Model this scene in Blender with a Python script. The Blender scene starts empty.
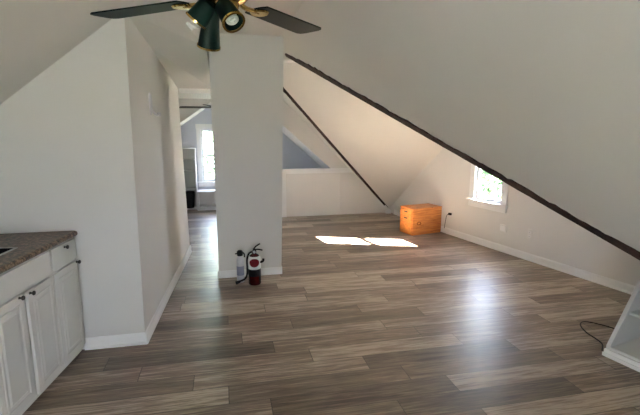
import bpy, bmesh, math, random
from mathutils import Vector, Matrix
random.seed(7)
S = bpy.context.scene
COL = S.collection

# ------------------------------------------------------------------ camera
F_PX, H = 440.0, 1.70
cam_d = bpy.data.cameras.new('camera'); cam = bpy.data.objects.new('camera', cam_d); COL.objects.link(cam)
cam_d.sensor_fit = 'HORIZONTAL'; cam_d.sensor_width = 36.0; cam_d.lens = F_PX / 640 * 36.0
cam_d.clip_start = 0.02; cam_d.clip_end = 200
pitch = math.atan(80.5 / F_PX); yaw = math.radians(12.4)
cam.location = (0, 0, H); cam.rotation_euler = (math.pi / 2 - pitch, 0, -yaw)
S.camera = cam
# ------------------------------------------------------------------ world, sun, exposure
W = bpy.data.worlds.new('sky'); S.world = W; W.use_nodes = True
nt = W.node_tree; nt.nodes.clear()
wo = nt.nodes.new('ShaderNodeOutputWorld'); bg = nt.nodes.new('ShaderNodeBackground')
tc = nt.nodes.new('ShaderNodeTexCoord'); sp = nt.nodes.new('ShaderNodeSeparateXYZ'); rp = nt.nodes.new('ShaderNodeValToRGB')
nt.links.new(tc.outputs['Generated'], sp.inputs[0]); nt.links.new(sp.outputs['Z'], rp.inputs[0])
rp.color_ramp.elements[0].position = 0.0; rp.color_ramp.elements[0].color = (0.78, 0.84, 1, 1)
rp.color_ramp.elements[1].position = 0.6; rp.color_ramp.elements[1].color = (0.60, 0.70, 1, 1)
nt.links.new(rp.outputs[0], bg.inputs[0]); bg.inputs[1].default_value = 10.0
nt.links.new(bg.outputs[0], wo.inputs[0])

sun_d = bpy.data.lights.new('sun', 'SUN'); sun = bpy.data.objects.new('sun', sun_d); COL.objects.link(sun)
sun_d.energy = 430; sun_d.angle = math.radians(0.6); sun_d.color = (1.0, 0.94, 0.86)
sun.rotation_euler = Vector((-1.012, 0.373, -0.706)).to_track_quat('-Z', 'Y').to_euler()
sun.location = (9, 2, 6)

def area(name, loc, direction, w, h, power, color=(1, 1, 1), portal=False):
    d = bpy.data.lights.new(name, 'AREA'); o = bpy.data.objects.new(name, d); COL.objects.link(o)
    d.shape = 'RECTANGLE'; d.size = w; d.size_y = h; d.energy = power; d.color = color
    o.location = loc; o.rotation_euler = Vector(direction).to_track_quat('-Z', 'Y').to_euler()
    if portal: d.cycles.is_portal = True
    return o
# daylight in the two windows of the wall behind the camera
area('daylight_rear', (-0.55, -1.66, 0.93), (0, 1, 0), 0.70, 0.75, 7, (0.76, 0.84, 1.0))
area('sky_portal_gable', (3.80, 5.52, 1.16), (-0.980, -0.198, 0), 0.62, 1.2, 1, portal=True)
area('sky_portal_far', (-0.1, 9.78, 1.11), (0, -1, 0), 0.7, 1.1, 1, portal=True)
S.view_settings.view_transform = 'Standard'; S.view_settings.look = 'None'
S.view_settings.gamma = 1; S.view_settings.use_curve_mapping = False
S.view_settings.exposure = 1.72
S.cycles.max_bounces = 12; S.cycles.diffuse_bounces = 8

# ------------------------------------------------------------------ materials
def newmat(name):
    m = bpy.data.materials.new(name); m.use_nodes = True
    return m, m.node_tree, m.node_tree.nodes['Principled BSDF']
def mat(name, c1, c2=None, rough=0.5, metal=0.0, scale=8.0, bump=0.0, stretch=(1, 1, 1), spec=0.5, detail=4.0):
    m, t, b = newmat(name)
    c2 = c2 or tuple(x * 0.94 for x in c1)
    co = t.nodes.new('ShaderNodeTexCoord'); mp = t.nodes.new('ShaderNodeMapping'); nz = t.nodes.new('ShaderNodeTexNoise'); cr = t.nodes.new('ShaderNodeValToRGB')
    mp.inputs['Scale'].default_value = stretch; nz.inputs['Scale'].default_value = scale; nz.inputs['Detail'].default_value = detail
    cr.color_ramp.elements[0].position = 0.3; cr.color_ramp.elements[1].position = 0.7
    cr.color_ramp.elements[0].color = (*c2, 1); cr.color_ramp.elements[1].color = (*c1, 1)
    L = t.links.new
    L(co.outputs['Object'], mp.inputs[0]); L(mp.outputs[0], nz.inputs['Vector']); L(nz.outputs['Fac'], cr.inputs[0]); L(cr.outputs[0], b.inputs['Base Color'])
    if bump:
        bp = t.nodes.new('ShaderNodeBump'); bp.inputs['Strength'].default_value = bump; bp.inputs['Distance'].default_value = 0.01
        L(nz.outputs['Fac'], bp.inputs['Height']); L(bp.outputs[0], b.inputs['Normal'])
    b.inputs['Roughness'].default_value = rough; b.inputs['Metallic'].default_value = metal; b.inputs['Specular IOR Level'].default_value = spec
    return m
M = {}
M['wall'] = mat('wall_paint', (0.77, 0.757, 0.728), (0.75, 0.737, 0.705), 0.75, scale=1.3, bump=0.05)
M['ceil'] = mat('ceiling_paint', (0.75, 0.732, 0.698), (0.72, 0.702, 0.668), 0.7, scale=1.1, bump=0.08)
M['bluewall'] = mat('blue_grey_paint', (0.68, 0.71, 0.77), (0.65, 0.68, 0.75), 0.7, scale=1.5)
M['trim'] = mat('white_trim_paint', (0.90, 0.90, 0.89), (0.87, 0.87, 0.86), 0.4, scale=5)
M['cab'] = mat('cabinet_paint', (0.76, 0.755, 0.72), (0.73, 0.725, 0.69), 0.38, scale=4)
M['gap'] = mat('dark_gap', (0.03, 0.03, 0.03), rough=0.9)
M['pewter'] = mat('dark_pewter', (0.10, 0.095, 0.085), (0.05, 0.05, 0.045), 0.3, metal=0.9, scale=60)
M['green'] = mat('dark_green_lacquer', (0.004, 0.017, 0.014), (0.003, 0.011, 0.009), 0.5, scale=10, spec=0.12)
M['brass'] = mat('polished_brass', (0.75, 0.52, 0.18), (0.60, 0.38, 0.12), 0.22, metal=1.0, scale=20)
M['bulb'] = mat('white_glass_tube', (0.85, 0.85, 0.82), rough=0.3)
M['black'] = mat('black_rubber', (0.006, 0.006, 0.007), (0.003, 0.003, 0.003), 0.5, scale=30, spec=0.2)
M['red'] = mat('red_enamel', (0.24, 0.010, 0.018), (0.17, 0.008, 0.012), 0.22, scale=20)
M['maroon'] = mat('maroon_enamel', (0.07, 0.006, 0.006), (0.035, 0.004, 0.004), 0.25, scale=20, spec=0.35)
M['label'] = mat('white_label', (0.80, 0.80, 0.80), rough=0.45)
M['blackl'] = mat('black_label', (0.006, 0.006, 0.007), rough=0.5, spec=0.2)
M['bluel'] = mat('blue_grey_label', (0.22, 0.24, 0.36), (0.30, 0.31, 0.42), rough=0.4, scale=60)
M['silver'] = mat('pale_enamel', (0.62, 0.62, 0.66), (0.56, 0.56, 0.60), 0.3, scale=20)
M['steel'] = mat('brushed_steel', (0.55, 0.55, 0.55), (0.45, 0.45, 0.45), 0.3, metal=1, scale=10, stretch=(1, 30, 1))
M['beam'] = mat('rough_dark_timber', (0.050, 0.018, 0.012), (0.008, 0.004, 0.003), 0.85, scale=14, bump=0.8, stretch=(1, 1, 1), detail=8)
M['plastic'] = mat('white_plastic', (0.80, 0.79, 0.76), rough=0.35)
M['shelf'] = mat('white_melamine', (0.74, 0.74, 0.73), (0.71, 0.71, 0.70), 0.4, scale=3)
M['leaf'] = mat('leaf_green', (0.05, 0.10, 0.035), (0.018, 0.05, 0.015), 0.6, scale=3)
M['bark'] = mat('bark', (0.10, 0.07, 0.05), (0.05, 0.035, 0.025), 0.9, scale=9, bump=0.5)
M['grass'] = mat('dry_lawn', (0.15, 0.15, 0.12), (0.10, 0.11, 0.085), 0.9, scale=3)
M['siding'] = mat('grey_fan_blade', (0.05, 0.045, 0.04), rough=0.5)

def pine_mat():
    m, t, b = newmat('orange_pine'); N = t.nodes.new; L = t.links.new
    co = N('ShaderNodeTexCoord'); mp = N('ShaderNodeMapping'); mp.inputs['Scale'].default_value = (1.2, 14, 14)
    nz = N('ShaderNodeTexNoise'); nz.inputs['Scale'].default_value = 3; nz.inputs['Detail'].default_value = 6; nz.inputs['Distortion'].default_value = 1.0
    cr = N('ShaderNodeValToRGB'); cr.color_ramp.elements[0].position = .3; cr.color_ramp.elements[1].position = .72
    cr.color_ramp.elements[0].color = (0.42, 0.125, 0.022, 1); cr.color_ramp.elements[1].color = (0.72, 0.28, 0.065, 1)
    vo = N('ShaderNodeTexVoronoi'); vo.inputs['Scale'].default_value = 6.5; vr = N('ShaderNodeValToRGB')
    vr.color_ramp.elements[0].position = 0.04; vr.color_ramp.elements[0].color = (0.25, 0.12, 0.07, 1)
    vr.color_ramp.elements[1].position = 0.13; vr.color_ramp.elements[1].color = (1, 1, 1, 1)
    mx = N('ShaderNodeMix'); mx.data_type = 'RGBA'; mx.blend_type = 'MULTIPLY'; mx.inputs[0].default_value = 0.7
    L(co.outputs['Object'], mp.inputs[0]); L(mp.outputs[0], nz.inputs['Vector']); L(nz.outputs['Fac'], cr.inputs[0])
    L(co.outputs['Object'], vo.inputs['Vector']); L(vo.outputs['Distance'], vr.inputs[0])
    L(cr.outputs[0], mx.inputs[6]); L(vr.outputs[0], mx.inputs[7]); L(mx.outputs[2], b.inputs['Base Color'])
    b.inputs['Roughness'].default_value = 0.4
    return m
M['pine'] = pine_mat()

def floor_mat():
    m, t, b = newmat('vinyl_planks'); N = t.nodes.new; L = t.links.new
    PW, PL = 0.19, 1.22
    def math_(op, a, c=None):
        n = N('ShaderNodeMath'); n.operation = op
        for i, v in enumerate((a, c)):
            if v is None: continue
            if isinstance(v, (int, float)): n.inputs[i].default_value = v
            else: L(v, n.inputs[i])
        return n.outputs[0]
    co = N('ShaderNodeTexCoord'); s = N('ShaderNodeSeparateXYZ'); L(co.outputs['Object'], s.inputs[0])
    yy = math_('DIVIDE', math_('SUBTRACT', s.outputs['Y'], 2.547 - PW * 20), PW)
    row = math_('FLOOR', yy); fy = math_('FRACT', yy)
    w1 = N('ShaderNodeTexWhiteNoise'); w1.noise_dimensions = '1D'; L(row, w1.inputs['W'])
    xx = math_('ADD', math_('DIVIDE', s.outputs['X'], PL), math_('MULTIPLY', w1.outputs['Value'], 7.0))
    colm = math_('FLOOR', xx); fx = math_('FRACT', xx)
    cv = N('ShaderNodeCombineXYZ'); L(row, cv.inputs[0]); L(colm, cv.inputs[1])
    w2 = N('ShaderNodeTexWhiteNoise'); w2.noise_dimensions = '2D'; L(cv.outputs[0], w2.inputs['Vector'])
    pid = w2.outputs['Value']
    # long grain, shifted per plank
    gv = N('ShaderNodeCombineXYZ'); L(math_('ADD', math_('MULTIPLY', s.outputs['X'], 1.1), math_('MULTIPLY', pid, 37.0)), gv.inputs[0])
    L(math_('MULTIPLY', s.outputs['Y'], 15.0), gv.inputs[1]); L(math_('MULTIPLY', pid, 11.0), gv.inputs[2])
    g1 = N('ShaderNodeTexNoise'); g1.inputs['Scale'].default_value = 1.6; g1.inputs['Detail'].default_value = 7; g1.inputs['Roughness'].default_value = 0.74; g1.inputs['Distortion'].default_value = 0.6
    L(gv.outputs[0], g1.inputs['Vector'])
    gv2 = N('ShaderNodeCombineXYZ'); L(math_('ADD', math_('MULTIPLY', s.outputs['X'], 3.0), math_('MULTIPLY', pid, 91.0)), gv2.inputs[0]); L(math_('MULTIPLY', s.outputs['Y'], 60.0), gv2.inputs[1])
    g2 = N('ShaderNodeTexNoise'); g2.inputs['Scale'].default_value = 1.5; g2.inputs['Detail'].default_value = 5; L(gv2.outputs[0], g2.inputs['Vector'])
    f = math_('ADD', math_('MULTIPLY', pid, 0.20), math_('ADD', math_('MULTIPLY', math_('ADD', g1.outputs['Fac'], 0.10), 0.66), math_('MULTIPLY', math_('SUBTRACT', g2.outputs['Fac'], 0.15), 0.36)))
    cr = N('ShaderNodeValToRGB'); e = cr.color_ramp.elements
    e[0].position = 0.42; e[0].color = (0.032, 0.021, 0.015, 1)
    e[1].position = 0.76; e[1].color = (0.46, 0.375, 0.295, 1)
    x = e.new(0.52); x.color = (0.100, 0.068, 0.049, 1)
    x = e.new(0.66); x.color = (0.225, 0.168, 0.126, 1)
    L(f, cr.inputs[0])
    def seam(fr, wd):
        a = math_('MINIMUM', fr, math_('SUBTRACT', 1.0, fr)); return math_('GREATER_THAN', a, wd)
    sm = math_('MULTIPLY', seam(fy, 0.010), seam(fx, 0.0018))
    mx = N('ShaderNodeMix'); mx.data_type = 'RGBA'; L(sm, mx.inputs[0]); mx.inputs[6].default_value = (0.03, 0.022, 0.018, 1); L(cr.outputs[0], mx.inputs[7])
    L(mx.outputs[2], b.inputs['Base Color'])
    L(math_('ADD', 0.29, math_('MULTIPLY', g2.outputs['Fac'], 0.16)), b.inputs['Roughness'])
    bp = N('ShaderNodeBump'); bp.inputs['Strength'].default_value = 0.25; bp.inputs['Distance'].default_value = 0.004
    L(math_('ADD', math_('MULTIPLY', g2.outputs['Fac'], 0.5), sm), bp.inputs['Height']); L(bp.outputs[0], b.inputs['Normal'])
    b.inputs['Specular IOR Level'].default_value = 0.5
    return m
M['floor'] = floor_mat()

def granite_mat():
    m, t, b = newmat('brown_laminate_stone'); N = t.nodes.new; L = t.links.new
    co = N('ShaderNodeTexCoord'); nz = N('ShaderNodeTexNoise'); nz.inputs['Scale'].default_value = 36; nz.inputs['Detail'].default_value = 8; nz.inputs['Roughness'].default_value = 0.75
    cr = N('ShaderNodeValToRGB'); e = cr.color_ramp.elements
    e[0].position = 0.42; e[0].color = (0.022, 0.015, 0.011, 1); e[1].position = 0.62; e[1].color = (0.30, 0.20, 0.13, 1)
    x = e.new(0.5); x.color = (0.115, 0.066, 0.040, 1)
    L(co.outputs['Object'], nz.inputs['Vector']); L(nz.outputs['Fac'], cr.inputs[0]); L(cr.outputs[0], b.inputs['Base Color'])
    b.inputs['Roughness'].default_value = 0.32
    return m
M['granite'] = granite_mat()
def glass_mat():
    m, t, b = newmat('window_glass'); t.nodes.remove(b); N = t.nodes.new; L = t.links.new
    tr = N('ShaderNodeBsdfTransparent'); tr.inputs[0].default_value = (0.95, 0.97, 0.96, 1); gl = N('ShaderNodeBsdfGlossy'); gl.inputs['Roughness'].default_value = 0.02
    fr = N('ShaderNodeLayerWeight'); fr.inputs[0].default_value = 0.5; pw = N('ShaderNodeMath'); pw.operation = 'POWER'; pw.inputs[1].default_value = 4.0; mx = N('ShaderNodeMixShader')
    ml = N('ShaderNodeMath'); ml.operation = 'MULTIPLY_ADD'; ml.inputs[1].default_value = 0.6; ml.inputs[2].default_value = 0.03
    L(fr.outputs['Facing'], pw.inputs[0]); L(pw.outputs[0], ml.inputs[0]); L(ml.outputs[0], mx.inputs[0]); L(tr.outputs[0], mx.inputs[1]); L(gl.outputs[0], mx.inputs[2]); L(mx.outputs[0], t.nodes['Material Output'].inputs[0])
    return m
M['glass'] = glass_mat()

# ------------------------------------------------------------------ helpers
def obj(name, bm, m, parent=None, smooth=False):
    me = bpy.data.meshes.new(name); bmesh.ops.recalc_face_normals(bm, faces=bm.faces); bm.to_mesh(me); bm.free()
    me.materials.append(m)
    if smooth:
        for p in me.polygons: p.use_smooth = True
        me.set_sharp_from_angle(angle=math.radians(40))
    o = bpy.data.objects.new(name, me); COL.objects.link(o)
    if parent is not None: o.parent = parent
    return o
def tag(o, label, cat, group=None):
    o['label'] = label; o['category'] = cat
    if group: o['group'] = group
    return o
def thing(name, label, cat, loc=(0, 0, 0), rotz=0.0, group=None):
    o = bpy.data.objects.new(name, None); COL.objects.link(o); o.empty_display_size = 0.1
    o.location = loc; o.rotation_euler = (0, 0, rotz)
    return tag(o, label, cat, group)
def struct(name, bm, m, parent=None):
    o = obj(name, bm, m, parent)
    if parent is None: o['kind'] = 'structure'
    return o
def B(): return bmesh.new()
def box(bm, x0, x1, y0, y1, z0, z1, mtx=None, bev=0.0):
    r = bmesh.ops.create_cube(bm, size=1.0); vs = r['verts']
    for v in vs: v.co = Vector(((x0 + x1) / 2 + v.co.x * (x1 - x0), (y0 + y1) / 2 + v.co.y * (y1 - y0), (z0 + z1) / 2 + v.co.z * (z1 - z0)))
    if bev:
        es = list({e for v in vs for e in v.link_edges})
        g = bmesh.ops.bevel(bm, geom=es, offset=bev, segments=2, profile=0.5, affect='EDGES')
        vs = list({v for f in g['faces'] for v in f.verts} | {v for v in vs if v.is_valid})
    if mtx is not None: bmesh.ops.transform(bm, matrix=mtx, verts=vs)
    return bm
def bx(*a, **k): return box(B(), *a, **k)
def poly(bm, pts):
    vs = [bm.verts.new(p) for p in pts]; return bm.faces.new(vs)
def prism(bm, pts, d):  # extrude polygon along vector d
    d = Vector(d); a = [bm.verts.new(p) for p in pts]; b = [bm.verts.new(Vector(p) + d) for p in pts]
    bm.faces.new(a); bm.faces.new(b[::-1])
    for i in range(len(a)):
        j = (i + 1) % len(a); bm.faces.new((a[i], b[i], b[j], a[j]))
    return bm
def lathe(bm, prof, n=24, mtx=None):
    rings = []; new = []
    for r, z in prof:
        if r < 1e-5: v = bm.verts.new((0, 0, z)); rings.append([v]); new.append(v)
        else:
            ring = [bm.verts.new((r * math.cos(2 * math.pi * k / n), r * math.sin(2 * math.pi * k / n), z)) for k in range(n)]
            rings.append(ring); new += ring
    for a, b in zip(rings, rings[1:]):
        for k in range(n):
            j = (k + 1) % n
            if len(a) == 1 and len(b) == 1: continue
            if len(a) == 1: bm.faces.new((a[0], b[k], b[j]))
            elif len(b) == 1: bm.faces.new((a[k], a[j], b[0]))
            else: bm.faces.new((a[k], a[j], b[j], b[k]))
    if mtx is not None: bmesh.ops.transform(bm, matrix=mtx, verts=new)
    return bm
def smoothpath(pts, sub=6):
    pts = [Vector(p) for p in pts]
    if len(pts) < 3: return pts
    out = []
    P = [pts[0]] + pts + [pts[-1]]
    for i in range(1, len(P) - 2):
        for k in range(sub):
            t = k / sub; a, b, c, d = P[i - 1], P[i], P[i + 1], P[i + 2]
            out.append(0.5 * ((2 * b) + (c - a) * t + (2 * a - 5 * b + 4 * c - d) * t * t + (3 * b - a - 3 * c + d) * t ** 3))
    out.append(pts[-1]); return out
def tube(bm, pts, r, n=8, sub=6):
    pts = smoothpath(pts, sub); rings = []
    up = Vector((0.31, 0.2, 0.93)).normalized()
    for i, p in enumerate(pts):
        d = (pts[min(i + 1, len(pts) - 1)] - pts[max(i - 1, 0)]).normalized()
        u = d.cross(up); u = u.normalized() if u.length > 1e-4 else d.orthogonal().normalized()
        w = d.cross(u)
        rr = r(i / (len(pts) - 1)) if callable(r) else r
        rings.append([bm.verts.new(p + (u * math.cos(2 * math.pi * k / n) + w * math.sin(2 * math.pi * k / n)) * rr) for k in range(n)])
    for a, b in zip(rings, rings[1:]):
        for k in range(n): bm.faces.new((a[k], a[(k + 1) % n], b[(k + 1) % n], b[k]))
    bm.faces.new(rings[0]); bm.faces.new(rings[-1][::-1])
    return bm
def aim(origin, direction):  # matrix: local +Z to direction
    return Matrix.Translation(origin) @ Vector(direction).to_track_quat('Z', 'Y').to_matrix().to_4x4()
def plane3(a, b, c):
    a, b, c = map(Vector, (a, b, c)); n = (b - a).cross(c - a).normalized(); return n, n.dot(a)
def meet(p, q, r):
    m = Matrix((p[0], q[0], r[0])); return m.inverted() @ Vector((p[1], q[1], r[1]))

# ------------------------------------------------------------------ room geometry
CZ = 2.66                                   # flat ceiling
YR, YF, YE = -1.6, 8.30, 9.60               # rear wall, half wall line, end wall
def gx(y):
    if y <= 5.9: return 4.785 - 0.202 * y
    t = min(y, 7.3) - 5.9
    return 3.5932 - 0.202 * t + 0.088 * t * t / 2.8 - 0.114 * max(0.0, y - 7.3)
CURVE = [5.9, 6.1, 6.3, 6.5, 6.6, 6.8, 7.0, 7.2, 7.3]
#   # line of the window wall on the right
GN = Vector((-0.980, -0.198, 0)).normalized()
def gp(y, z, d=0.0): return Vector((gx(y), y, z)) + GN * d
P1, F1 = Vector((0.66, 5.61, CZ)), Vector((3.32, 0.089, 0))
A2, F2 = Vector((1.04, 7.39, 2.28)), Vector((gx(8.3), 8.30, 0.05))
K = gp(6.6, 1.33)
pW = plane3(A2, F2, K)
pN = (Vector((0, -0.4818, 1)), 2.53 - 0.4818 * 5.34)
pC = (Vector((0, 0, 1)), CZ)
pG = plane3((gx(0), 0, 0), (gx(6), 6, 0), (gx(0), 0, 1))
pM = (Vector((1, 0, 1)), 3.32)
def wz(x, y): return (pW[1] - pW[0].x * x - pW[0].y * y) / pW[0].z
P2 = meet(pW, pC, pM); Q = meet(pW, pN, pC); R = meet(pW, pN, pG)

bm = B(); box(bm, -3.6, 5.3, -1.9, 9.9, -0.12, 0.0); struct('floor', bm, M['floor'])
# ceiling: flat strip, left slope, lowered part over the passage
bm = B()
poly(bm, [(-0.436, YR, CZ), (0.66, YR, CZ), (0.66, P1.y, CZ), (0.66, P2.y, CZ), (0.66, YF, CZ), (-0.1, YF, CZ), (-0.1, 6.12, CZ), (0.0, 4.65, CZ), (0.0, 3.485, CZ), (-0.436, 3.485, CZ)])
poly(bm, [P1, Q, P2])
poly(bm, [(-1.8, YR, 1.596), (-0.436, YR, CZ), (-0.436, 3.485, CZ), (-1.8, 3.485, 1.596)])
a0, a1, a2 = (-0.635, 3.485, 2.505), (-0.60, 4.40, 2.41), (-0.535, 6.12, 2.19)
b0, b1, b2 = (-0.436, 3.485, CZ), (-0.12, 4.65, 2.47), (-0.10, 6.12, 2.19)
poly(bm, [a0, a1, b1, b0]); poly(bm, [a1, a2, b2, b1]); poly(bm, [b0, b1, (0, 4.65, CZ), (0, 3.485, CZ)])
poly(bm, [b1, b2, (-0.1, 6.12, CZ), (0, 4.65, CZ)])
poly(bm, [(-1.6, 6.12, 2.19), (-0.1, 6.12, 2.19), (-0.1, YF, 2.19), (-1.6, YF, 2.19)])
poly(bm, [(-0.1, 6.12, 2.19), (-0.1, YF, 2.19), (-0.1, YF, CZ), (-0.1, 6.12, CZ)])
poly(bm, [(-0.077, YF, 2.24), (0.543, YF, 2.24), (0.543, YE, 2.24), (-0.077, YE, 2.24)])
poly(bm, [(-3.277, YF, 0), (-0.077, YF, 2.24), (-0.077, YE, 2.24), (-3.277, YE, 0)])
poly(bm, [(3.06, YF, 0), (0.543, YF, 2.24), (0.543, YE, 2.24), (3.06, YE, 0)])
struct('ceiling', bm, M['ceil'])
# right roof slopes
bm = B()
poly(bm, [(0.66, YR, CZ), P1, F1, (3.32, YR, 0)]); poly(bm, [P2, (0.66, YF, CZ), F2])
o = struct('ceiling_slope_right', bm, M['ceil'])
bm = B(); poly(bm, [P2, Q, R] + [gp(y, wz(gx(y), y)) for y in CURVE] + [F2]); poly(bm, [P1, Q, R, gp(0.089, 0), F1])
o = struct('ceiling_slope_wing', bm, M['ceil'])

# walls
bm = B(); poly(bm, [(-1.8, 3.485, 0), (-0.66, 3.485, 0), (-0.635, 3.485, 2.505), (-1.8, 3.485, 1.596)]); struct('wall_kitchen', bm, M['wall'])
bm = B(); poly(bm, [(-0.66, 3.485, 0), (-0.605, 4.40, 0), a1, a0]); poly(bm, [(-0.605, 4.40, 0), (-0.49, 6.12, 0), a2, a1])
poly(bm, [(-0.49, 6.12, 0), a2, (-1.6, 6.12, 2.19), (-1.6, 6.12, 0)]); struct('wall_passage', bm, M['wall'])
bm = B(); poly(bm, [(-1.8, YR, 0), (-1.8, 3.485, 0), (-1.8, 3.485, 1.596), (-1.8, YR, 1.596)])
struct('wall_left', bm, M['wall'])
bm = B(); poly(bm, [(-1.6, 6.12, 0), (-1.6, YF, 0), (-1.6, YF, 2.19), (-1.6, 6.12, 2.19)]); struct('wall_middle_left', bm, M['wall'])
# rear wall with two window openings
def wall_with_holes(bm, x0, x1, z0, z1, y, holes):
    xs = sorted({x0, x1} | {h[0] for h in holes} | {h[1] for h in holes})
    for a, b in zip(xs, xs[1:]):
        cut = [h for h in holes if h[0] <= a + 1e-6 and h[1] >= b - 1e-6]
        if cut:
            h = cut[0]; poly(bm, [(a, y, z0), (b, y, z0), (b, y, h[2]), (a, y, h[2])]); poly(bm, [(a, y, h[3]), (b, y, h[3]), (b, y, z1), (a, y, z1)])
        else: poly(bm, [(a, y, z0), (b, y, z0), (b, y, z1), (a, y, z1)])
def reveal(bm, x0, x1, z0, z1, y, dy):
    for p, q in (((x0, z0), (x1, z0)), ((x1, z0), (x1, z1)), ((x1, z1), (x0, z1)), ((x0, z1), (x0, z0))):
        poly(bm, [(p[0], y, p[1]), (q[0], y, q[1]), (q[0], y + dy, q[1]), (p[0], y + dy, p[1])])
bm = B(); HR = [(-0.95, -0.15, 0.50, 1.35)]
wall_with_holes(bm, -1.85, 3.4, 0, 2.70, YR, HR)
for h in HR: reveal(bm, h[0], h[1], h[2], h[3], YR, -0.14)
struct('wall_rear', bm, M['wall'])
# end wall of the far room
bm = B(); wall_with_holes(bm, -3.3, 3.2, 0, 2.30, YE, [(-0.44, 0.24, 0.56, 1.66)]); reveal(bm, -0.44, 0.24, 0.56, 1.66, YE, 0.14)
struct('wall_far', bm, M['bluewall'])
# header over the line of the half wall
bm = B()
prism(bm, [(-1.6, YF, 2.19), (-0.1, YF, 2.19), (-0.1, YF, CZ), (0.66, YF, CZ), (3.27, YF, 0.05), (3.27, YF, 0), (3.06, YF, 0), (0.543, YF, 2.24), (-0.077, YF, 2.24), (-1.6, YF, 1.174)], (0, 0.05, 0))
struct('wall_header', bm, M['wall'])
bm = B(); poly(bm, [(-1.6, YF, 0), (-3.3, YF, 0), (-1.6, YF, 1.18)]); struct('wall_far_side', bm, M['wall'])
# window wall on the right
def ztop(y):
    if y <= R.y: return max(0, (y - 0.089) * R.z / (R.y - 0.089))
    return wz(gx(y), y)
WY0, WY1, WZ0, WZ1 = 5.275, 5.795, 0.655, 1.655
bm = B(); ys = sorted([0.089, 3.0, WY0, WY1, R.y, 8.3] + CURVE)
for a, b in zip(ys, ys[1:]):
    if a >= WY0 - 1e-6 and b <= WY1 + 1e-6:
        poly(bm, [gp(a, 0), gp(b, 0), gp(b, WZ0), gp(a, WZ0)]); poly(bm, [gp(a, WZ1), gp(b, WZ1), gp(b, ztop(b)), gp(a, ztop(a))])
    else: poly(bm, [gp(a, 0), gp(b, 0), gp(b, ztop(b))] + ([gp(a, ztop(a))] if ztop(a) > 0.01 else []))
for (ya, za), (yb, zb) in (((WY0, WZ0), (WY1, WZ0)), ((WY1, WZ0), (WY1, WZ1)), ((WY1, WZ1), (WY0, WZ1)), ((WY0, WZ1), (WY0, WZ0))):
    poly(bm, [gp(ya, za), gp(yb, zb), gp(yb, zb, -0.07), gp(ya, za, -0.07)])
bmesh.ops.remove_doubles(bm, verts=bm.verts, dist=1e-4); o = struct('wall_right', bm, M['wall'])
for p_ in o.data.polygons: p_.use_smooth = abs(p_.normal.z) < 0.1
o.data.set_sharp_from_angle(angle=math.radians(20))

# ---- windows. local frame: X along the wall, Y outwards, Z up; origin = opening's bottom centre
def sash_window(name, origin, rotz, w, h, trim_w=0.09, apron=0.085, glass_in=0.05, ymid=None):
    e = bpy.data.objects.new(name, None); COL.objects.link(e); e.location = origin; e.rotation_euler = (0, 0, rotz); e['kind'] = 'structure'
    t = B()
    box(t, -w / 2 - trim_w, -w / 2 + 0.008, -0.022, 0.0, -0.0, h + 0.0, bev=0.003); box(t, w / 2 - 0.008, w / 2 + trim_w, -0.022, 0.0, 0, h, bev=0.003)
    box(t, -w / 2 - trim_w - 0.01, w / 2 + trim_w + 0.01, -0.026, 0.0, h, h + 0.10, bev=0.003)
    obj('window_casing', t, M['trim'], e)
    obj('window_sill', bx(-w / 2 - trim_w - 0.02, w / 2 + trim_w + 0.02, -0.055, 0.03, -0.025, 0.0, bev=0.004), M['trim'], e)
    obj('window_apron', bx(-w / 2 - trim_w, w / 2 + trim_w, -0.03, 0.0, -0.025 - apron, -0.025, bev=0.003), M['trim'], e)
    mid = ymid or h / 2; st = glass_in; m_ = 0.025
    for nm, z0, z1, y0 in (('lower_sash', 0.0, mid + m_, 0.025), ('upper_sash', mid - m_, h, 0.048)):
        f = B(); y1 = y0 + 0.022
        b0_ = st if nm == 'lower_sash' else 2 * m_; t0_ = 2 * m_ if nm == 'lower_sash' else st
        box(f, -w / 2, -w / 2 + st, y0, y1, z0, z1); box(f, w / 2 - st, w / 2, y0, y1, z0, z1)
        box(f, -w / 2 + st, w / 2 - st, y0, y1, z0, z0 + b0_); box(f, -w / 2 + st, w / 2 - st, y0, y1, z1 - t0_, z1)
        so = obj(nm, f, M['trim'], e)
        obj('glass_pane', bx(-w / 2 + st - 0.004, w / 2 - st + 0.004, y0 + 0.009, y0 + 0.013, z0 + b0_ - 0.004, z1 - t0_ + 0.004), M['glass'], so)
    return e
rg = math.atan2(-1, 0.202)    # along wall, towards the camera, so +Y points outwards
wc = gp((WY0 + WY1) / 2, WZ0)
sash_window('window_1', wc, rg, (WY1 - WY0) * 1.0202, WZ1 - WZ0, ymid=0.48)
sash_window('window_2', (-0.10, YE, 0.56), 0, 0.68, 1.10, trim_w=0.08, apron=0.08)
sash_window('window_3', (-0.55, YR, 0.50), math.pi, 0.80, 0.85)

# ---- baseboards (with a small bevelled top)
def baseboard(name, pts, normal_side=1, h=0.095, th=0.014):
    bm = B()
    for (ax, ay), (bx_, by) in zip(pts, pts[1:]):
        d = Vector((bx_ - ax, by - ay, 0)); L_ = d.length; d.normalize(); n = Vector((-d.y, d.x, 0)) * normal_side
        prof = [(0, 0), (th + 0.006, 0), (th + 0.006, 0.014), (th, 0.02), (th, h - 0.018), (th * 0.45, h), (0, h)]
        prism(bm, [Vector((ax, ay, 0)) + n * (u + 0.001) + Vector((0, 0, z + 0.0005)) for u, z in prof], d * L_)
    return struct(name, bm, M['trim'])
baseboard('baseboard_kitchen', [(-1.10, 3.485), (-0.645, 3.485)], -1)
baseboard('baseboard_passage', [(-0.66, 3.470), (-0.605, 4.40), (-0.49, 6.135)], -1)
baseboard('baseboard_right', [(gx(y), y) for y in [0.5] + CURVE + [8.05]], 1)
bm = B(); box(bm, 3.14, 3.24, 8.12, 8.19, 0, 0.075, bev=0.004); struct('trim_1', bm, M['trim'])
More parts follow.
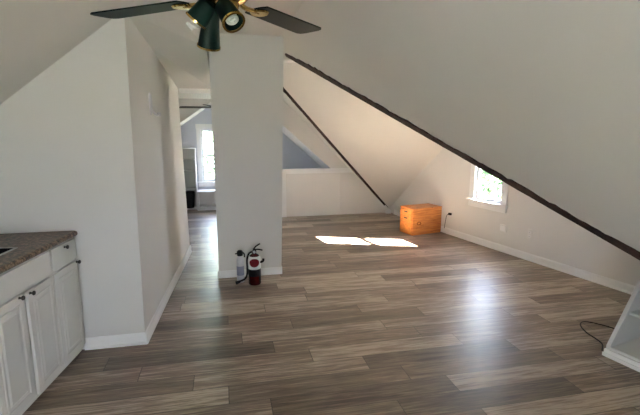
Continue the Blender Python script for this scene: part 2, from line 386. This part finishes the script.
# casing across the lowered ceiling at the end of the passage
bm = B(); box(bm, -0.52, -0.09, 6.12, 6.20, 2.155, 2.19, bev=0.006); box(bm, -0.52, -0.09, 6.105, 6.12, 2.13, 2.19, bev=0.003); struct('trim_2', bm, M['trim'])

# ---- half wall at the back
HX = 1.04
hw = thing('half_wall', 'low white panelled half wall across the back of the attic, under the slope', 'half wall', (HX, 8.22, 0))
def hwp(pts, y0, y1): return prism(B(), [(x - HX, y0, z) for x, z in pts], (0, y1 - y0, 0))
obj('wall_panel', hwp([(HX, 0), (3.27, 0), (3.27, 0.045), (2.44, 0.88), (HX, 0.88)], 0.012, 0.078), M['wall'], hw)
obj('top_rail', hwp([(HX, 0.83), (2.47, 0.83), (2.395, 0.92), (HX, 0.92)], -0.004, 0.012), M['trim'], hw)
obj('end_stile', hwp([(HX, 0), (HX + 0.11, 0), (HX + 0.11, 0.83), (HX, 0.83)], -0.004, 0.012), M['trim'], hw)
for xb in (1.66, 2.22):
    obj('seam_batten', hwp([(xb, 0), (xb + 0.035, 0), (xb + 0.035, 0.83), (xb, 0.83)], 0.006, 0.012), M['wall'], hw)
# ---- square column in the middle
def column_shaft():
    bm = B(); zt = CZ - 0.002
    a = [bm.verts.new(p) for p in ((-0.362, 0, 0), (0.352, 0, 0), (0.352, 0.5, 0), (-0.362, 0.5, 0))]; b = [bm.verts.new(p) for p in ((-0.374, 0, zt), (0.415, 0, zt), (0.415, 0.5, zt), (-0.374, 0.5, zt))]
    bm.faces.new(a); bm.faces.new(b)
    for i in range(4): bm.faces.new((a[i], a[(i + 1) % 4], b[(i + 1) % 4], b[i]))
    return bm
cl = thing('column', 'broad white boxed column standing in the middle of the floor', 'column', (0.27, 4.94, 0))
obj('shaft', column_shaft(), M['wall'], cl)
bb = B(); box(bb, -0.375, 0.36, -0.014, 0, 0, 0.085, bev=0.004); box(bb, 0.35, 0.362, 0, 0.5, 0, 0.085, bev=0.003); box(bb, -0.377, -0.365, 0, 0.5, 0, 0.085, bev=0.003)
obj('baseboard', bb, M['trim'], cl)

# ---- exposed valley beams with a ragged plaster edge
def beam(name, a, b, other, w, label, seed, n=90):
    rnd = random.Random(seed); a = Vector(a); b = Vector(b); d = (b - a).normalized()
    nM = Vector((1, 0, 1)).normalized()                 # normal of main slope, pointing up and out
    inM = d.cross(nM).normalized()
    if inM.dot(Vector(other)) < 0: inM = -inM            # direction up the main slope
    bm = B(); rings = []; jit = 0
    for i in range(n + 1):
        t = i / n; p = a.lerp(b, t); jit = 0.6 * jit + rnd.uniform(-0.012, 0.012)
        ww = 0.7 * w + jit + (rnd.uniform(0.004, 0.016) if rnd.random() < 0.2 else 0); lo = rnd.uniform(-0.002, 0.002)
        s = min(1, 0.25 + t * 12)
        rings.append([bm.verts.new(p - inM * (0.3 * w + lo) - nM * 0.022), bm.verts.new(p + inM * ww * s - nM * (0.014 + rnd.uniform(0, .004))), bm.verts.new(p + inM * ww * s + nM * 0.03), bm.verts.new(p - inM * 0.3 * w + nM * 0.05)])
    for r, q in zip(rings, rings[1:]):
        for k in range(4): bm.faces.new((r[k], r[(k + 1) % 4], q[(k + 1) % 4], q[k]))
    bm.faces.new(rings[0]); bm.faces.new(rings[-1][::-1])
    return tag(obj(name, bm, M['beam']), label, 'beam')
dirB1 = (Vector((2.38, 2.04, 0.94)) - Vector((0.79, 5.34, 2.53)))
beam('roof_beam', Vector((0.79, 5.34, 2.53)) - dirB1 * 0.01, F1 + Vector((0, 0, 0.03)) - dirB1 * 0.02, (-1, -1, 1), 0.078, 'long rough dark brown timber beam along the near ceiling edge, crossing in front of the window', 3, 150)
beam('roof_beam', P2, F2 - (F2 - P2).normalized() * 0.06, (-1, 1, 1), 0.080, 'dark timber beam on the far slope, running down to the floor beside the half wall', 5, 90)

# ------------------------------------------------------------------ kitchen cabinets. local: X along the front away from the kitchen wall, -Y = depth, front face at Y=0, origin = front right corner on the floor
fdir = Vector((-0.13, -0.87, 0)).normalized()
rk = math.atan2(fdir.y, fdir.x)
KO = Vector((-1.103, 3.465, 0))
def kpt(s, out=0.0, z=0.0):
    n = Vector((-fdir.y, fdir.x, 0)); return KO + fdir * s + n * out + Vector((0, 0, z))
DEP = 0.56
def panel_front(w, h, th=0.020, inset=0.045):
    bm = box(B(), 0, w, 0, th, 0, h, bev=0.003)
    if inset:
        x0, x1, z0, z1 = inset, w - inset, inset, h - inset
        def ring(i, d): return [bm.verts.new((x0 + i, d, z0 + i)), bm.verts.new((x1 - i, d, z0 + i)), bm.verts.new((x1 - i, d, z1 - i)), bm.verts.new((x0 + i, d, z1 - i))]
        rs = [ring(0, th + 0.0005), ring(0.006, th + 0.006), ring(0.012, th + 0.001), ring(0.030, th + 0.0008), ring(0.042, th + 0.006)]
        for a, b in zip(rs, rs[1:]):
            for k in range(4): bm.faces.new((a[k], a[(k + 1) % 4], b[(k + 1) % 4], b[k]))
        bm.faces.new(rs[-1])
    return bm
def knob(parent, x, z, y=0.02):
    k = lathe(B(), [(0.0, 0), (0.009, 0), (0.007, 0.003), (0.005, 0.008), (0.006, 0.014), (0.013, 0.018), (0.015, 0.023), (0.012, 0.028), (0, 0.030)], 16, aim((x, y, z), (0, 1, 0)))
    return obj('knob', k, M['pewter'], parent, True)
def cabinet(label, s0, w, drawers, doors):
    c = thing('base_cabinet', label, 'cabinet', kpt(s0), rk, 'white base cabinets under the worktop')
    b = B()
    # carcass: local +Y is out of the cabinet front
    inv = Matrix.Rotation(-rk, 4, 'Z')
    def back(s_):
        p = kpt(s0 + s_, -DEP); p.x = max(p.x, -1.785); p.y = min(p.y, 3.478); return inv @ (p - kpt(s0))
    pb, pa = back(w - 0.001), back(0.001)
    prism(b, [(0.001, 0, 0.03), (w - 0.001, 0, 0.03), (pb.x, pb.y, 0.03), (pa.x, pa.y, 0.03)], (0, 0, 0.875))
    prism(b, [(0.001, -0.02, 0.001), (w - 0.001, -0.02, 0.001), (pb.x, pb.y, 0.001), (pa.x, pa.y, 0.001)], (0, 0, 0.029))
    obj('carcass', b, M['cab'], c)
    for x0, x1, kx in drawers:
        d = obj('drawer', panel_front(x1 - x0, 0.145, inset=0), M['cab'], c); d.location = (x0, 0.0, 0.752)
        if kx is not None: knob(d, kx - x0, 0.122)
    for x0, x1, kx, ang in doors:
        # hinged on the side away from the knob
        left_h = kx > (x0 + x1) / 2
        d = obj('door', panel_front(x1 - x0, 0.665), M['cab'], c); d.location = (x0, 0.0, 0.065)
        if ang:
            if left_h: d.rotation_euler = (0, 0, ang)
            else:
                d.location = (x1 - (x1 - x0) * math.cos(ang), (x1 - x0) * math.sin(ang), 0.065); d.rotation_euler = (0, 0, -ang)
        knob(d, kx - x0, 0.655)
    return c
# local x grows along fdir (towards the camera's left); need +Y out of front
cabinet('narrow white cabinet with one drawer and one door, against the wall', 0.0, 0.345, [(0.012, 0.335, 0.17)], [(0.012, 0.335, 0.024, 0)])
cabinet('white sink cabinet with two doors, one slightly ajar, below the sink', 0.347, 0.66, [(0.012, 0.648, None)], [(0.012, 0.326, 0.303, 0.06), (0.332, 0.648, 0.378, 0)])
cabinet('white cabinet at the near end of the worktop, left of the sink cabinet', 1.009, 0.60, [(0.012, 0.588, 0.30)], [(0.012, 0.298, 0.27, 0), (0.302, 0.588, 0.33, 0)])
# worktop with a sink cut-out
wt = thing('worktop', 'brown mottled stone-look worktop with bullnose edge over the white cabinets', 'worktop', (0, 0, 0))
cA, cB_ = kpt(-0.004, 0.012), kpt(1.62, 0.012)
bk = -1.795
sx0, sx1, sd0, sd1 = 0.47, 0.98, -0.13, -0.50       # sink opening in cabinet coordinates
bm = B(); z0, z1 = 0.908, 0.948
def worktop_poly(pts):
    prism(bm, [(p.x, p.y, z0) for p in pts], (0, 0, z1 - z0))
i00, i10, i11, i01 = kpt(sx0, sd0), kpt(sx1, sd0), kpt(sx1, sd1), kpt(sx0, sd1)
o00, o10 = kpt(-0.01, 0.012), kpt(1.62, 0.012); o11 = Vector((bk, o10.y, 0)); o01 = Vector((bk, 3.483, 0)); o00 = Vector((o00.x, 3.483, 0))
worktop_poly([o00, o10, i10, i00]); worktop_poly([o10, o11, i11, i10]); worktop_poly([o11, o01, i01, i11]); worktop_poly([o01, o00, i00, i01])
tube(bm, [Vector((o00.x, o00.y - 0.004, 0.928)), Vector((o10.x, o10.y, 0.928))], 0.0198, 12)
obj('worktop_slab', bm, M['granite'], wt)
sk = thing('kitchen_sink', 'dark-bottomed steel sink set into the brown worktop', 'sink', kpt(0.0), rk)
b = B(); t_ = 0.006
box(b, sx0 - 0.015, sx1 + 0.015, sd0 - 0.001, sd0 + 0.014, 0.949, 0.953); box(b, sx0 - 0.015, sx1 + 0.015, sd1 - 0.014, sd1 + 0.001, 0.949, 0.953)
box(b, sx0 - 0.015, sx0 + 0.001, sd1, sd0, 0.949, 0.953); box(b, sx1 - 0.001, sx1 + 0.015, sd1, sd0, 0.949, 0.953)
obj('rim', b, M['steel'], sk)
b = B()
box(b, sx0, sx1, sd0 - t_, sd0, 0.91, 0.953); box(b, sx0, sx1, sd1, sd1 + t_, 0.91, 0.953); box(b, sx0, sx0 + t_, sd1, sd0, 0.91, 0.953); box(b, sx1 - t_, sx1, sd1, sd0, 0.91, 0.953)
box(b, sx0, sx1, sd1, sd0, 0.906, 0.911)
obj('basin', b, M['blackl'], sk)

# ------------------------------------------------------------------ ceiling fan with spot lamps
FX, FY, FZ = 0.037, 1.89, 2.20
fan = thing('ceiling_fan', 'dark green ceiling fan with brass fittings and three green spot lamps above the room', 'ceiling fan', (FX, FY, CZ))
dz = FZ - CZ
obj('canopy', lathe(B(), [(0, 0), (0.075, 0), (0.07, -0.02), (0.045, -0.05), (0.018, -0.06), (0, -0.06)], 28), M['brass'], fan, True)
obj('downrod', lathe(B(), [(0, -0.06), (0.013, -0.06), (0.013, dz + 0.12), (0, dz + 0.12)], 16), M['brass'], fan, True)
obj('motor_housing', lathe(B(), [(0, dz + 0.15), (0.04, dz + 0.148), (0.10, dz + 0.125), (0.125, dz + 0.08), (0.12, dz + 0.04), (0.085, dz + 0.02), (0, dz + 0.02)], 36), M['green'], fan, True)
obj('hub', lathe(B(), [(0, dz + 0.02), (0.085, dz + 0.02), (0.09, dz + 0.005), (0.075, dz - 0.012), (0.05, dz - 0.02), (0.045, dz - 0.05), (0, dz - 0.055)], 32), M['brass'], fan, True)
def blade_bm():
    bm = B(); pts = []
    L0, L1, w0, w1 = 0.20, 0.70, 0.060, 0.074
    out = [(L0, -w0), (L1 - 0.03, -w1), (L1 - 0.008, -w1 + 0.012), (L1, -w1 + 0.035), (L1, w1 - 0.035), (L1 - 0.008, w1 - 0.012), (L1 - 0.03, w1), (L0, w0), (L0 - 0.012, w0 * 0.5), (L0 - 0.015, 0), (L0 - 0.012, -w0 * 0.5)]
    prism(bm, [(x, y, -0.003) for x, y in out], (0, 0, 0.006))
    return bm
def fan_blades(parent, z, angs, m, blade0, iron_m, tilt=-4):
    for a in angs:
        bo = obj('blade', blade0(), m, parent); bo.location = (0, 0, z); bo.rotation_euler = (math.radians(tilt), 0, math.radians(a)); bo.rotation_mode = 'XYZ'
        ir = B(); tube(ir, [(0.06, 0, 0.006), (0.12, 0, -0.010), (0.17, 0, -0.010), (0.215, 0, -0.007)], 0.010, 8)
        lathe(ir, [(0, -0.012), (0.03, -0.012), (0.034, -0.006), (0.03, 0.0), (0, 0)], 18, Matrix.Translation((0.225, 0, -0.002)) @ Matrix.Diagonal((1.3, 1.2, 1, 1)))
        obj('blade_iron', ir, iron_m, bo, True)
fan_blades(fan, dz, (143, 50, 233, 320), M['green'], blade_bm, M['brass'])
def spot(parent, o, d, L_, r0, r1, bulb):
    d = Vector(d).normalized(); m = aim(o, d)
    prof = [(0, 0), (r0 * 0.5, 0.0), (r0, 0.012), (r0 * 1.05, L_ * 0.35), (r1, L_), (r1 - 0.004, L_), (r0 * 0.95, L_ * 0.35), (r0 * 0.8, 0.03), (0, 0.028)]
    s = obj('lamp_shade', lathe(B(), prof, 28, m), M['green'], parent, True)
    obj('rim', lathe(B(), [(r1 - 0.005, L_ - 0.001), (r1 + 0.003, L_ - 0.004), (r1 + 0.003, L_ + 0.004), (r1 - 0.005, L_ + 0.003), (r1 - 0.005, L_ - 0.001)], 28, m), M['brass'], s, True)
    obj('arm', tube(B(), [Vector((0, 0, dz - 0.045)), Vector(o) * 0.5 + Vector((0, 0, (dz - 0.03) * 0.5)), Vector(o)], 0.007, 8), M['brass'], s, True)
    if bulb:
        b = B(); pts = []
        for i in range(60):
            a = i / 59 * 2 * math.pi * 3.5; pts.append(m @ Vector((0.020 * math.cos(a), 0.020 * math.sin(a), L_ * 0.45 + (bulb - L_ * 0.45) * i / 59)))
        tube(b, pts, 0.0055, 6, 1); obj('spiral_bulb', b, M['bulb'], s, True)
        obj('lamp_holder', lathe(B(), [(0, 0.02), (0.018, 0.02), (0.022, L_ * 0.45), (0, L_ * 0.47)], 18, m), M['brass'], s, True)
spot(fan, (-0.060, 0.02, dz - 0.01), (-0.42, 0.16, -0.50), 0.095, 0.036, 0.045, 0.135)
spot(fan, (-0.015, -0.01, dz - 0.025), (0.30, -0.50, -0.62), 0.110, 0.036, 0.043, 0.105)
spot(fan, (-0.055, 0.04, dz - 0.02), (-0.12, 0.42, -0.80), 0.165, 0.032, 0.046, 0.0)

# ------------------------------------------------------------------ fire extinguishers
fx = thing('fire_extinguisher', 'red fire extinguisher with black hose, standing on the floor in front of the column', 'fire extinguisher', (0.292, 4.67, 0))
r = 0.068
obj('cylinder', lathe(B(), [(0, 0.002), (r - 0.006, 0.002), (r, 0.012), (r, 0.27), (r * 0.93, 0.305), (r * 0.7, 0.330), (0.024, 0.345), (0.022, 0.36), (0, 0.36)], 36), M['maroon'], fx, True)
obj('upper_label', lathe(B(), [(r + 0.0008, 0.18), (r + 0.0008, 0.27), (r * 0.93 + 0.0015, 0.306), (r * 0.80, 0.320)], 36), M['label'], fx, True)
obj('lower_label', lathe(B(), [(r + 0.0008, 0.10), (r + 0.0008, 0.18)], 36), M['blackl'], fx, True)
# round red emblem wrapped on the label, facing the room
b = B(); nn = 28; av = math.atan2(-4.67, -0.29)
vc = []
for rr in (0.0, 0.5, 1.0):
    ring = []
    for k in range(nn if rr else 1):
        a = 2 * math.pi * k / nn; u = 0.056 * rr * math.cos(a); v = 0.047 * rr * math.sin(a); z = 0.256 + v
        rad = r + 0.0030 if z < 0.27 else (r + 0.0032) - (z - 0.27) * 0.10
        th = av + u / r; ring.append(b.verts.new((rad * math.cos(th), rad * math.sin(th), z)))
    vc.append(ring)
for k in range(nn):
    j = (k + 1) % nn; b.faces.new((vc[0][0], vc[1][k], vc[1][j])); b.faces.new((vc[1][k], vc[2][k], vc[2][j], vc[1][j]))
obj('round_emblem', b, M['red'], fx, True)
obj('valve', lathe(B(), [(0, 0.355), (0.024, 0.355), (0.024, 0.375), (0.016, 0.385), (0.014, 0.40), (0, 0.402)], 20), M['black'], fx, True)
obj('carry_handle', tube(B(), [(0.0, 0, 0.385), (0.04, -0.01, 0.392), (0.09, -0.02, 0.383)], 0.008, 8), M['black'], fx, True)
obj('squeeze_lever', tube(B(), [(-0.005, 0, 0.395), (0.02, -0.004, 0.425), (0.065, -0.012, 0.455)], 0.008, 8), M['black'], fx, True)
obj('pressure_gauge', lathe(B(), [(0, 0), (0.015, 0), (0.016, 0.008), (0, 0.009)], 20, aim((0.0, -0.022, 0.368), (0, -1, 0))), M['steel'], fx, True)
obj('hose', tube(B(), [(-0.015, 0, 0.37), (-0.058, -0.03, 0.355), (-0.080, -0.035, 0.29), (-0.080, -0.035, 0.20), (-0.082, -0.035, 0.13), (-0.105, -0.025, 0.075), (-0.16, 0, 0.04)], 0.011, 10), M['black'], fx, True)
obj('nozzle', tube(B(), [(-0.155, 0, 0.042), (-0.175, 0.003, 0.032), (-0.205, 0.006, 0.022)], lambda t: 0.011 + 0.009 * t, 12), M['black'], fx, True)
obj('mounting_clip', tube(B(), [(0.062, -0.02, 0.25), (0.09, -0.03, 0.262), (0.098, -0.03, 0.29)], 0.013, 8), M['black'], fx, True)
fw = thing('fire_extinguisher', 'slim pale grey canister with a black nozzle cap, left of the red extinguisher', 'canister', (0.142, 4.76, 0))
r = 0.040
obj('cylinder', lathe(B(), [(0, 0.002), (r - 0.004, 0.002), (r, 0.008), (r, 0.255), (r * 0.85, 0.28), (0.016, 0.30), (0.015, 0.315), (0, 0.315)], 32), M['silver'], fw, True)
obj('label', lathe(B(), [(r + 0.001, 0.085), (r + 0.001, 0.19)], 32), M['bluel'], fw, True)
obj('nozzle_cap', lathe(B(), [(0, 0.305), (0.030, 0.305), (0.034, 0.32), (0.032, 0.352), (0.02, 0.365), (0, 0.367)], 24), M['black'], fw, True)
obj('trigger', tube(B(), [(0.022, 0, 0.345), (0.045, -0.005, 0.325), (0.05, -0.006, 0.285)], 0.007, 8), M['black'], fw, True)
obj('spout', tube(B(), [(-0.02, -0.01, 0.335), (-0.052, -0.018, 0.332)], 0.007, 8), M['black'], fw, True)

# ------------------------------------------------------------------ pine chest in the corner
ax = math.atan2(6.45 - 6.31, 3.49 - 2.88)
ch = thing('pine_chest', 'orange pine chest with small drawers on its end, in the corner by the window wall', 'chest', (2.885, 6.315, 0), ax)
CL, CD, CH = 0.575, 0.345, 0.432
obj('body', bx(0.006, CL - 0.004, 0.006, CD - 0.006, 0.0, CH - 0.018, bev=0.003), M['pine'], ch)
obj('top', bx(-0.004, CL + 0.004, -0.004, CD, CH - 0.018, CH, bev=0.005), M['pine'], ch)
pf = B()
box(pf, 0.0, 0.235, 0.0, 0.006, 0.015, CH - 0.022, bev=0.002); box(pf, 0.243, CL, 0.0, 0.006, 0.015, CH - 0.022, bev=0.002)
obj('side_panel', pf, M['pine'], ch)
for z0, z1 in ((0.30, 0.40), (0.198, 0.294), (0.02, 0.192)):
    d = obj('drawer', bx(-0.010, 0.006, 0.02, CD - 0.02, z0, z1, bev=0.003), M['pine'], ch)
    if z0 > 0.195:
        obj('finger_pull', bx(-0.0115, -0.008, CD / 2 - 0.045, CD / 2 + 0.045, (z0 + z1) / 2 + 0.005, (z0 + z1) / 2 + 0.028, bev=0.001), M['gap'], d)
hp = lathe(B(), [(0.030, 0), (0.034, -0.004), (0.040, -0.004), (0.042, 0.0)], 24, aim((0.125, 0.0, 0.19), (0, 1, 0)) @ Matrix.Diagonal((1, 0.6, 1, 1)))
obj('oval_pull', hp, M['maroon'], ch, True)

# ------------------------------------------------------------------ small wall fittings
def on_gable(name, label, cat, y, z, group=None):
    p = gp(y, z); e = thing(name, label, cat, p, rg, group); return e
ob = on_gable('junction_box', 'white surface-mounted socket box on the window wall, below the window', 'socket', 5.205, 0.335)
obj('box', bx(-0.055, 0.055, -0.032, 0, -0.048, 0.048, bev=0.006), M['plastic'], ob)
obj('cover', bx(-0.042, 0.042, -0.036, -0.031, -0.036, 0.036, bev=0.002), M['trim'], ob)
oo = on_gable('wall_outlet', 'flat upright outlet plate low on the window wall, right of the socket box', 'outlet', 4.79, 0.345)
obj('plate', bx(-0.037, 0.037, -0.012, 0, -0.066, 0.066, bev=0.003), M['plastic'], oo)
for zz in (-0.026, 0.026):
    f = obj('receptacle', bx(-0.017, 0.017, -0.0145, -0.011, zz - 0.016, zz + 0.016, bev=0.003), M['trim'], oo)
    obj('slots', box(bx(-0.008, -0.005, -0.0152, -0.014, zz - 0.006, zz + 0.006), 0.005, 0.008, -0.0152, -0.014, zz - 0.006, zz + 0.006), M['gap'], f)
op = on_gable('cable_outlet', 'outlet with a dark plug on the window wall beside the pine chest', 'outlet', 6.27, 0.335)
obj('plate', bx(-0.035, 0.035, -0.006, 0, -0.057, 0.057, bev=0.003), M['plastic'], op)
obj('plug', bx(-0.035, 0.018, -0.040, -0.005, -0.016, 0.018, bev=0.005), M['blackl'], op)
obj('cord', tube(B(), [(-0.03, -0.025, 0.0), (-0.075, -0.03, -0.04), (-0.10, -0.03, -0.15), (-0.115, -0.03, -0.25)], 0.004, 6), M['blackl'], op, True)
# white fitting on the passage wall
pd = Vector((0.06, 1, 0)).normalized()
ph = thing('wall_fitting', 'white oval wall bracket with a small knob, high on the passage wall', 'wall bracket', (-0.613, 4.215, 1.90), math.atan2(pd.y, pd.x))
obj('backplate', lathe(B(), [(0, 0), (0.05, 0), (0.052, 0.008), (0.04, 0.018), (0, 0.022)], 28, aim((0, 0, 0), (0, -1, 0)) @ Matrix.Diagonal((0.8, 1.9, 1, 1))), M['silver'], ph, True)
obj('arm', tube(B(), [(0, -0.015, -0.05), (0.04, -0.04, -0.09), (0.13, -0.045, -0.09)], 0.010, 8), M['silver'], ph, True)
obj('knob', lathe(B(), [(0, -0.02), (0.018, -0.015), (0.022, 0), (0.018, 0.015), (0, 0.02)], 16, Matrix.Translation((0.15, -0.045, -0.085))), M['silver'], ph, True)
# ceiling disc beyond the near beam
tag(obj('smoke_detector', lathe(B(), [(0, CZ - 0.001), (0.065, CZ - 0.001), (0.065, CZ - 0.018), (0.05, CZ - 0.032), (0, CZ - 0.034)], 28, Matrix.Translation((0.99, 6.62, 0))), M['plastic'], None, True), 'small round white detector on the ceiling just right of the column', 'smoke detector')

# ------------------------------------------------------------------ sloping white shelf unit, right foreground
d1 = Vector((0.06, -0.26, 0)).normalized()
sb = thing('shelf_unit', 'white slant-fronted shelf unit standing on the floor at the right edge', 'shelf unit', (2.765, 2.545, 0), math.atan2(d1.y, d1.x))
# local x along the front toward camera, local +y = depth (to the right)
def sidep(x0, x1): return prism(B(), [(x0, 0.012, 0.06), (x0, 0.012, 0.08), (x0, 0.50, 0.82), (x0, 0.66, 0.82), (x0, 0.66, 0.0), (x0, 0.012, 0.0)], (x1 - x0, 0, 0))
WD = 0.85
obj('side_panel', sidep(0.0, 0.03), M['shelf'], sb); obj('side_panel', sidep(WD - 0.02, WD), M['shelf'], sb)
obj('back_panel', bx(0.03, WD - 0.02, 0.645, 0.66, 0.02, 0.82), M['shelf'], sb)
obj('bottom_shelf', bx(0.03, WD - 0.02, 0.014, 0.645, 0.055, 0.075), M['shelf'], sb)
obj('shelf', bx(0.03, WD - 0.02, 0.20, 0.645, 0.30, 0.32), M['shelf'], sb)
obj('shelf', bx(0.03, WD - 0.02, 0.36, 0.645, 0.56, 0.58), M['shelf'], sb)
obj('top', bx(0.0, WD, 0.49, 0.665, 0.82, 0.84, bev=0.003), M['shelf'], sb)
kb = B(); box(kb, -0.004, WD, -0.006, 0.012, 0.0, 0.055, bev=0.003); box(kb, -0.008, WD, -0.018, -0.006, 0.0, 0.028, bev=0.003); obj('plinth', kb, M['trim'], sb)
# cord lying on the floor behind it
tag(obj('power_cord', tube(B(), [(2.80, 2.60, 0.005), (2.88, 2.68, 0.006), (2.905, 2.76, 0.006), (2.92, 2.88, 0.006), (2.98, 3.01, 0.006), (3.07, 3.06, 0.006), (3.16, 2.98, 0.006), (3.22, 2.86, 0.006), (3.26, 2.70, 0.006)], 0.0055, 6), M['black'], None, True), 'black cord looped on the floor behind the slant-fronted shelf unit', 'cord')

# ------------------------------------------------------------------ far room seen through the passage
tb = thing('bookcase', 'tall white bookcase with open shelves in the far room', 'bookcase', (-0.70, 9.30, 0))
b = B(); W2 = 0.20; TH = 1.27
obj('side_panel', bx(-0.40, -0.382, 0, 0.27, 0, TH), M['shelf'], tb); obj('side_panel', bx(0.135, 0.153, 0, 0.27, 0, TH), M['shelf'], tb)
obj('back_panel', bx(-0.382, 0.135, 0.258, 0.27, 0, TH), M['shelf'], tb)
for z in (0.02, 0.43, 0.80, 1.02, 1.25): obj('shelf', bx(-0.382, 0.135, 0.0, 0.258, z, z + 0.02), M['shelf'], tb)
bn = thing('black_bin', 'black bin tucked under the lowest shelf of the tall white bookcase', 'bin', (-0.72, 9.27, 0.0))
obj('bin_body', lathe(B(), [(0, 0.045), (0.095, 0.045), (0.12, 0.36), (0.112, 0.36), (0.09, 0.055), (0, 0.055)], 20, Matrix.Translation((0.0, 0.14, 0))), M['black'], bn, True)
obj('bin_lid', lathe(B(), [(0, 0.36), (0.122, 0.36), (0.115, 0.385), (0, 0.39)], 20, Matrix.Translation((0.0, 0.14, 0))), M['black'], bn, True)
ls = thing('low_shelf', 'long low white shelf under the far room window', 'shelf', (-0.54, 9.24, 0))
obj('top', bx(0.0, 1.4, 0, 0.33, 0.36, 0.40, bev=0.003), M['shelf'], ls)
obj('bottom_board', bx(0.0, 1.4, 0.01, 0.33, 0.05, 0.075), M['shelf'], ls); obj('plinth', bx(0.0, 1.4, 0.02, 0.035, 0.0, 0.05), M['shelf'], ls)
obj('back_panel', bx(0, 1.4, 0.315, 0.33, 0.075, 0.36), M['shelf'], ls)
obj('side_panel', bx(0, 0.02, 0.012, 0.315, 0.0, 0.36), M['shelf'], ls); obj('side_panel', bx(1.38, 1.4, 0.012, 0.315, 0.0, 0.36), M['shelf'], ls)
# second fan
f2 = thing('ceiling_fan', 'second ceiling fan in the room beyond the passage, mostly hidden by the column', 'ceiling fan', (0.06, 7.4, CZ))
d2 = 2.0 - CZ
obj('downrod', lathe(B(), [(0, 0), (0.05, 0), (0.045, -0.03), (0.012, -0.05), (0.012, d2 + 0.1), (0, d2 + 0.1)], 16), M['trim'], f2, True)
obj('motor_housing', lathe(B(), [(0, d2 + 0.12), (0.08, d2 + 0.11), (0.11, d2 + 0.06), (0.08, d2 + 0.0), (0, d2 - 0.01)], 24), M['trim'], f2, True)
fan_blades(f2, d2 + 0.01, (176, 104, 32, -40, 248), M['siding'], blade_bm, M['trim'], -13)

# ------------------------------------------------------------------ outside
bm = B(); box(bm, -60, 60, -60, 60, -4.6, -4.5); o = obj('ground_outside', bm, M['grass']); o['kind'] = 'structure'
def tree(loc, hgt, spread, seed, label):
    rnd = random.Random(seed); t = thing('tree', label, 'tree', loc)
    obj('trunk', tube(B(), [(0, 0, 0), (0.1, 0.05, hgt * 0.3), (0, 0, hgt * 0.75)], lambda s: 0.22 * (1 - 0.6 * s), 10), M['bark'], t, True)
    b = B()
    for i in range(5200):
        u = Vector((rnd.gauss(0, 1), rnd.gauss(0, 1), rnd.gauss(0, 1))).normalized() * (rnd.random() ** 0.45)
        c = Vector((u.x * spread, u.y * spread, hgt * 0.68 + u.z * hgt * 0.36)); s = rnd.uniform(0.06, 0.13)
        x = Vector((rnd.gauss(0, 1), rnd.gauss(0, 1), rnd.gauss(0, 1))).normalized() * s; y = x.orthogonal().normalized() * s * 0.6
        vs = [b.verts.new(c - x), b.verts.new(c + y), b.verts.new(c + x), b.verts.new(c - y)]; b.faces.new(vs)
    obj('foliage', b, M['leaf'], t)
tree((7.6, 11.4, -4.5), 7.4, 2.0, 1, 'leafy green tree outside the window on the right wall')
tree((-1.2, 16.0, -4.5), 7.6, 2.2, 2, 'leafy green tree outside the far room window')
